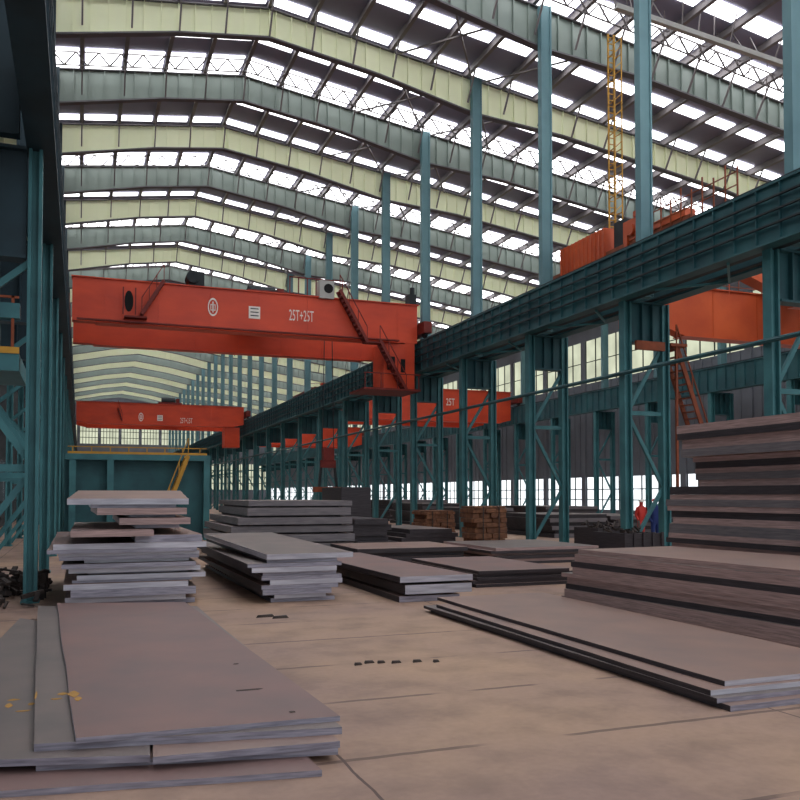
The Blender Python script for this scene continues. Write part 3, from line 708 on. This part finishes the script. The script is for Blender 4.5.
# I: grey stack behind C
random.seed(41); yI = 25.5; gI = 'plates in the grey stack behind'
xa, xb = frontx(242, yI), frontx(352, yI)
L = [(.22, 0, -.02, 0), (.05, .3, .3, .4), (.22, -.1, -.05, 0), (.05, .3, .3, .4), (.24, -.3, -.05, 0), (.06, .3, .3, .4), (.20, -.3, -.02, .1), (.05, .3, .3, .4), (.22, -.1, .0, 0), (.06, .3, .3, .4), (.24, .2, .0, 0), (.05, .4, .3, .4), (.16, .2, 0, .1)]
stack('thick grey stack behind the low left one,', gI, xa, xb, yI, yI+6, L, [M['plate3']], [M['edgeg'], M['side']], jit=.03)
# dark slab and rolls right of it
def boxy(name, label, cat, px0, px1, ytop, Y, D, mt, layers=1, group=None, base=0, jit=.08, seed=1):
    random.seed(seed)
    xa, xb = frontx(px0, Y), frontx(px1, Y); zt = ay((px0+px1)/2, ytop, Y).z
    m = MB(); h = (zt-base)/layers
    for i in range(layers):
        m.box(xa+random.uniform(-jit, jit), xb+random.uniform(-jit, jit), Y+random.uniform(0, jit), Y+D, base+i*h+.005, base+(i+1)*h-.005)
    return tag(m.build(name, mt, bevel=.01), label, cat, group)
boxy('upright_slab', 'dark upright steel block behind the grey plate stack', 'steel block', 343, 370, 487, 33, 3, M['side'], 1)
def flatpile(where, group, px0, px1, yt, yb_, Y, D, n, edge, seed=1, tops=T, jit=.1):
    random.seed(seed); xa, xb = frontx(px0, Y), frontx(px1, Y); zt = max(.1, ay((px0+px1)/2, yt, Y).z); h = zt/n
    stack(where, group, xa, xb, Y, Y+D, [(h*random.choice((1,)), random.uniform(-.1, .2), random.uniform(-.1, .2), random.uniform(0, .15)) for _ in range(n)], tops, edge, jit=jit)
flatpile('dark stack right of the thick grey one,', 'plates in the dark middle stack', 352, 392, 519, 550, 27.5, 3.5, 6, [M['side']], 3, [M['side']])
flatpile('brown-topped dark stack before the lattice columns,', 'plates in the dark stack by the columns', 404, 456, 529, 556, 28, 4, 5, [M['side']], 4, [M['plate3'], M['side']])
flatpile('low brown stack behind the bright-edged one,', 'plates in the low brown stack', 352, 470, 548, 562, 22.2, 3.0, 4, [M['side']], 6)
flatpile('low wide stack left of the long brown stack,', 'plates in the low wide stack', 478, 575, 570, 600, 16.3, 4.0, 5, [M['side']], 8, jit=.06)
flatpile('plate pile behind the low wide stack,', 'plates in the pile behind', 497, 600, 547, 575, 21.5, 3.9, 6, [M['side'], M['edged']], 9)
random.seed(77)
for n, (x0_, y0_, w_, l_, nn, wh) in enumerate([(20.5, 34, 3.4, 5, 6, 'nearest'), (20.4, 42.5, 3, 5, 7, 'second nearest'), (26, 37, 4, 6, 5, 'third nearest'), (21, 51, 3.5, 6, 8, 'fourth nearest'), (28, 47, 4, 6, 7, 'fifth nearest'), (22, 60, 5, 7, 9, 'sixth nearest'), (30, 58, 4, 7, 6, 'farthest')]):
    stack('%s dark stack behind the right columns,' % wh, 'dark plates in the %s stack of the far aisle' % wh, x0_, x0_+w_, y0_, y0_+l_, [(.18, random.uniform(0, .3), random.uniform(0, .3), random.uniform(0, .3)) for _ in range(nn)], [M['plate3']], [M['edgeg'], M['side']], side=M['side'], jit=.1)
# rusty bundles
def bundle(px0, px1, yt, Y, D, label, seed):
    random.seed(seed); xa, xb = frontx(px0, Y), frontx(px1, Y); zt = ay((px0+px1)/2, yt, Y).z
    t = thing('rusty_bundle', label, 'bundle', ((xa+xb)/2, Y, 0), 'rusty bundles by the columns'); w = (xb-xa)/2
    m = MB(); z = .12
    while z < zt-.02:
        h = random.uniform(.13, .2); x = -w+random.uniform(-.05, .12)
        if z+h > zt: h = max(.05, zt-z)
        while x < w-.05:
            s = min(random.uniform(.2, .5), w-x+random.uniform(0, .08)); yo = random.uniform(-.06, .08)
            m.box(x, x+s-.015, yo, D+yo, z, z+h-.01); x += s
        z += h
    m.build('scrap_blocks', M['rust'], t, bevel=.012)
    b = MB()
    for dx in (-w*.6, w*.6): b.box(dx-.1, dx+.1, -.05, D, 0, .12)
    b.build('skid', M['wood'], t)
    s = MB()
    for dx in (-w*.5, w*.45): s.box(dx-.02, dx+.02, -.10, -.085, .12, zt-.02)
    s.build('strap', M['scrap'], t)
bundle(474, 507, 506, 25.9, 1.1, 'taller rusty brown block bundle beside the third lattice column', 2)
bundle(424, 455, 511, 33, 1.4, 'lower rusty brown block bundle further back on the left of the taller', 3)
# small loose pieces
for n, (px, py, w, l, lab) in enumerate([(358, 665, .10, .03, 'leftmost'), (369, 663, .13, .035, 'second from the left'), (381, 663, .10, .03, 'third from the left'), (396, 663, .13, .025, 'third from the right'), (417, 662, .12, .03, 'second from the right'), (436, 662, .08, .03, 'rightmost')]):
    p = az(px, py, 0); m = MB(); random.seed(n)
    m.hexa([(-w*.5, -l, 0), (w*.5, -l*.6, 0), (w*.45, l, 0), (-w*.4, l*.8, 0), (-w*.45, -l*.8, .03), (w*.4, -l*.5, .02), (w*.4, l*.8, .025), (-w*.35, l*.6, .03)])
    tag(m.build('scrap_flake', M['scrap'], loc=p), 'small dark scrap flake on the bare floor, %s in its row' % lab, 'scrap', 'scrap flakes on the floor')
for n, (px, py, w) in enumerate([(265, 617, .16), (280, 618, .14)]):
    p = az(px, py, 0); m = MB().hexa([(-w, -.05, 0), (w, -.04, 0), (w*.9, .05, 0), (-w*.8, .05, 0), (-w*.8, -.04, .04), (w*.8, -.03, .03), (w*.8, .04, .04), (-w*.7, .04, .03)])
    tag(m.build('scrap_flake', M['scrap'], loc=p), 'small dark scrap flake before the low left stack, %s of two' % ('left' if n == 0 else 'right'), 'scrap', 'scrap flakes before the stack')
for n, (px, py, Y, zz_) in enumerate([(452, 562, 0, 0)]): pass
# scrap heap at the left
random.seed(9); m = MB()
def near_leg(x, y): return any(abs(y-Yk(k)) < .35 and (abs(x+.84) < .35 or abs(x+2.6) < .35) for k in (0, 1))
n_ = 0
while n_ < 330:
    x = random.uniform(-3.6, -.25); y = random.uniform(16.3, 20.6)
    if near_leg(x, y) or (x > -.75 and y < 21.3 and x > -.65): continue
    n_ += 1
    hh = .6*(1-abs((y-18.2)/2.4))*random.uniform(.1, 1)
    s = random.uniform(.06, .2); a_ = random.uniform(0, 3.1)
    dx, dy = math.cos(a_)*s, math.sin(a_)*s; z0_ = max(.03, hh)
    if near_leg(x+dx, y+dy) or near_leg(x-dx, y-dy): continue
    m.bar((x-dx, y-dy, z0_), (x+dx, y+dy, max(.03, z0_+random.uniform(-.15, .15))), random.uniform(.04, .12), random.uniform(.03, .1))
    if n_ % 6 == 0: m.box(x-.08, x+.08, y-.08, y+.08, 0, z0_)
o = m.build('scrap_heap', M['scrap']); tag(o, 'heap of dark scrap offcuts at the foot of the left columns', 'scrap'); o['kind'] = 'stuff'
# dark machinery right background
random.seed(12)
for n, (px0, px1, yt, Y) in enumerate([(598, 622, 522, 27.6), (625, 662, 524, 21)]):
    xa, xb = frontx(px0, Y), frontx(px1, Y); zt = ay((px0+px1)/2, yt, Y).z
    t = thing('scrap_bin', ['dark skip of offcuts behind the low plates, further of two', 'dark skip of offcuts beside the tallest stack, nearer of two'][n], 'skip', ((xa+xb)/2, Y, 0), 'skips of offcuts'); w = (xb-xa)/2
    m = MB().box(-w, w, 0, .06, .1, zt*.75).box(-w, w, 1.6, 1.66, .1, zt*.75).box(-w, -w+.06, .06, 1.6, .1, zt*.75).box(w-.06, w, .06, 1.6, .1, zt*.75).box(-w, w, 0, 1.66, 0, .1)
    for i in range(5): xx = -w+2*w*i/4; m.box(xx-.04, xx+.04, -.06, 0, 0, zt*.78)
    m.build('bin_body', M['side'], t)
    m = MB()
    for i in range(40):
        x = random.uniform(-w*.8, w*.8); y = random.uniform(.2, 1.4); q = zt*random.uniform(.5, .9); m.bar((x, y, q), (x+random.uniform(-.2, .2), y+.15, q+random.uniform(-.1, .25)), .06)
    m.build('offcuts', M['scrap'], t)['kind'] = 'stuff'
# workers
def person(px, ytop, Y, label, cloth, helmet):
    v = ay(px, ytop, Y); hgt = v.z; t = thing('person', label, 'person', (v.x, Y, 0), None); s = hgt/1.78
    me = bpy.data.meshes.new('body')
    V = [(0, 0, .95), (0, 0, 1.2), (0, 0, 1.45), (0, 0, 1.55), (0, -.02, 1.66), (0, -.01, 1.74), (-.1, 0, .92), (-.12, -.03, .5), (-.12, 0, .08), (-.12, -.12, .04), (.1, 0, .92), (.14, .05, .5), (.15, .1, .08), (.15, -.02, .04), (-.2, 0, 1.42), (-.27, .02, 1.14), (-.24, -.14, .92), (.2, 0, 1.42), (.28, .0, 1.14), (.2, -.2, 1.02)]
    E = [(0, 1), (1, 2), (2, 3), (3, 4), (4, 5), (0, 6), (6, 7), (7, 8), (8, 9), (0, 10), (10, 11), (11, 12), (12, 13), (2, 14), (14, 15), (15, 16), (2, 17), (17, 18), (18, 19)]
    rad = [.15, .15, .16, .06, .1, .08, .1, .07, .055, .045, .1, .07, .055, .045, .07, .05, .04, .07, .05, .04]
    me.from_pydata([(a_*s, b_*s, c_*s) for a_, b_, c_ in V], E, []); o = bpy.data.objects.new('body', me); C.objects.link(o); o.parent = t
    o.modifiers.new('skin', 'SKIN'); o.modifiers.new('sub', 'SUBSURF').levels = 1
    for i, q in enumerate(me.skin_vertices[0].data): q.radius = (rad[i]*s, rad[i]*s); q.use_root = (i == 0)
    me.materials.append(cloth)
    m = MB()
    for i in range(5):
        a0 = i*math.pi/10; a1 = (i+1)*math.pi/10
        m.tube((0, -.01, 1.70*s+.11*s*math.sin(a0)), (0, -.01, 1.70*s+.11*s*math.sin(a1)), .125*s*math.cos(a0), 12, 0, max(.003, .125*s*math.cos(a1)))
    m.build('hard_hat', helmet, t)
person(641, 500, 30, 'worker in a red top standing far behind the skips, left of two', M['redcloth'], M['white'])
person(655, 499, 26.5, 'worker in blue overalls and red hard hat, right of two near the tallest stack', M['cloth'], M['redcloth'])
# ------------------------------------------------------------------ light
w = bpy.data.worlds.new('world'); bpy.context.scene.world = w; w.use_nodes = True
bg = w.node_tree.nodes['Background']; bg.inputs[0].default_value = (.86, .92, 1.0, 1); bg.inputs[1].default_value = .66
vs = bpy.context.scene.view_settings
vs.view_transform = 'Standard'; vs.look = 'None'; vs.gamma = 1; vs.use_curve_mapping = False; vs.exposure = 0.95
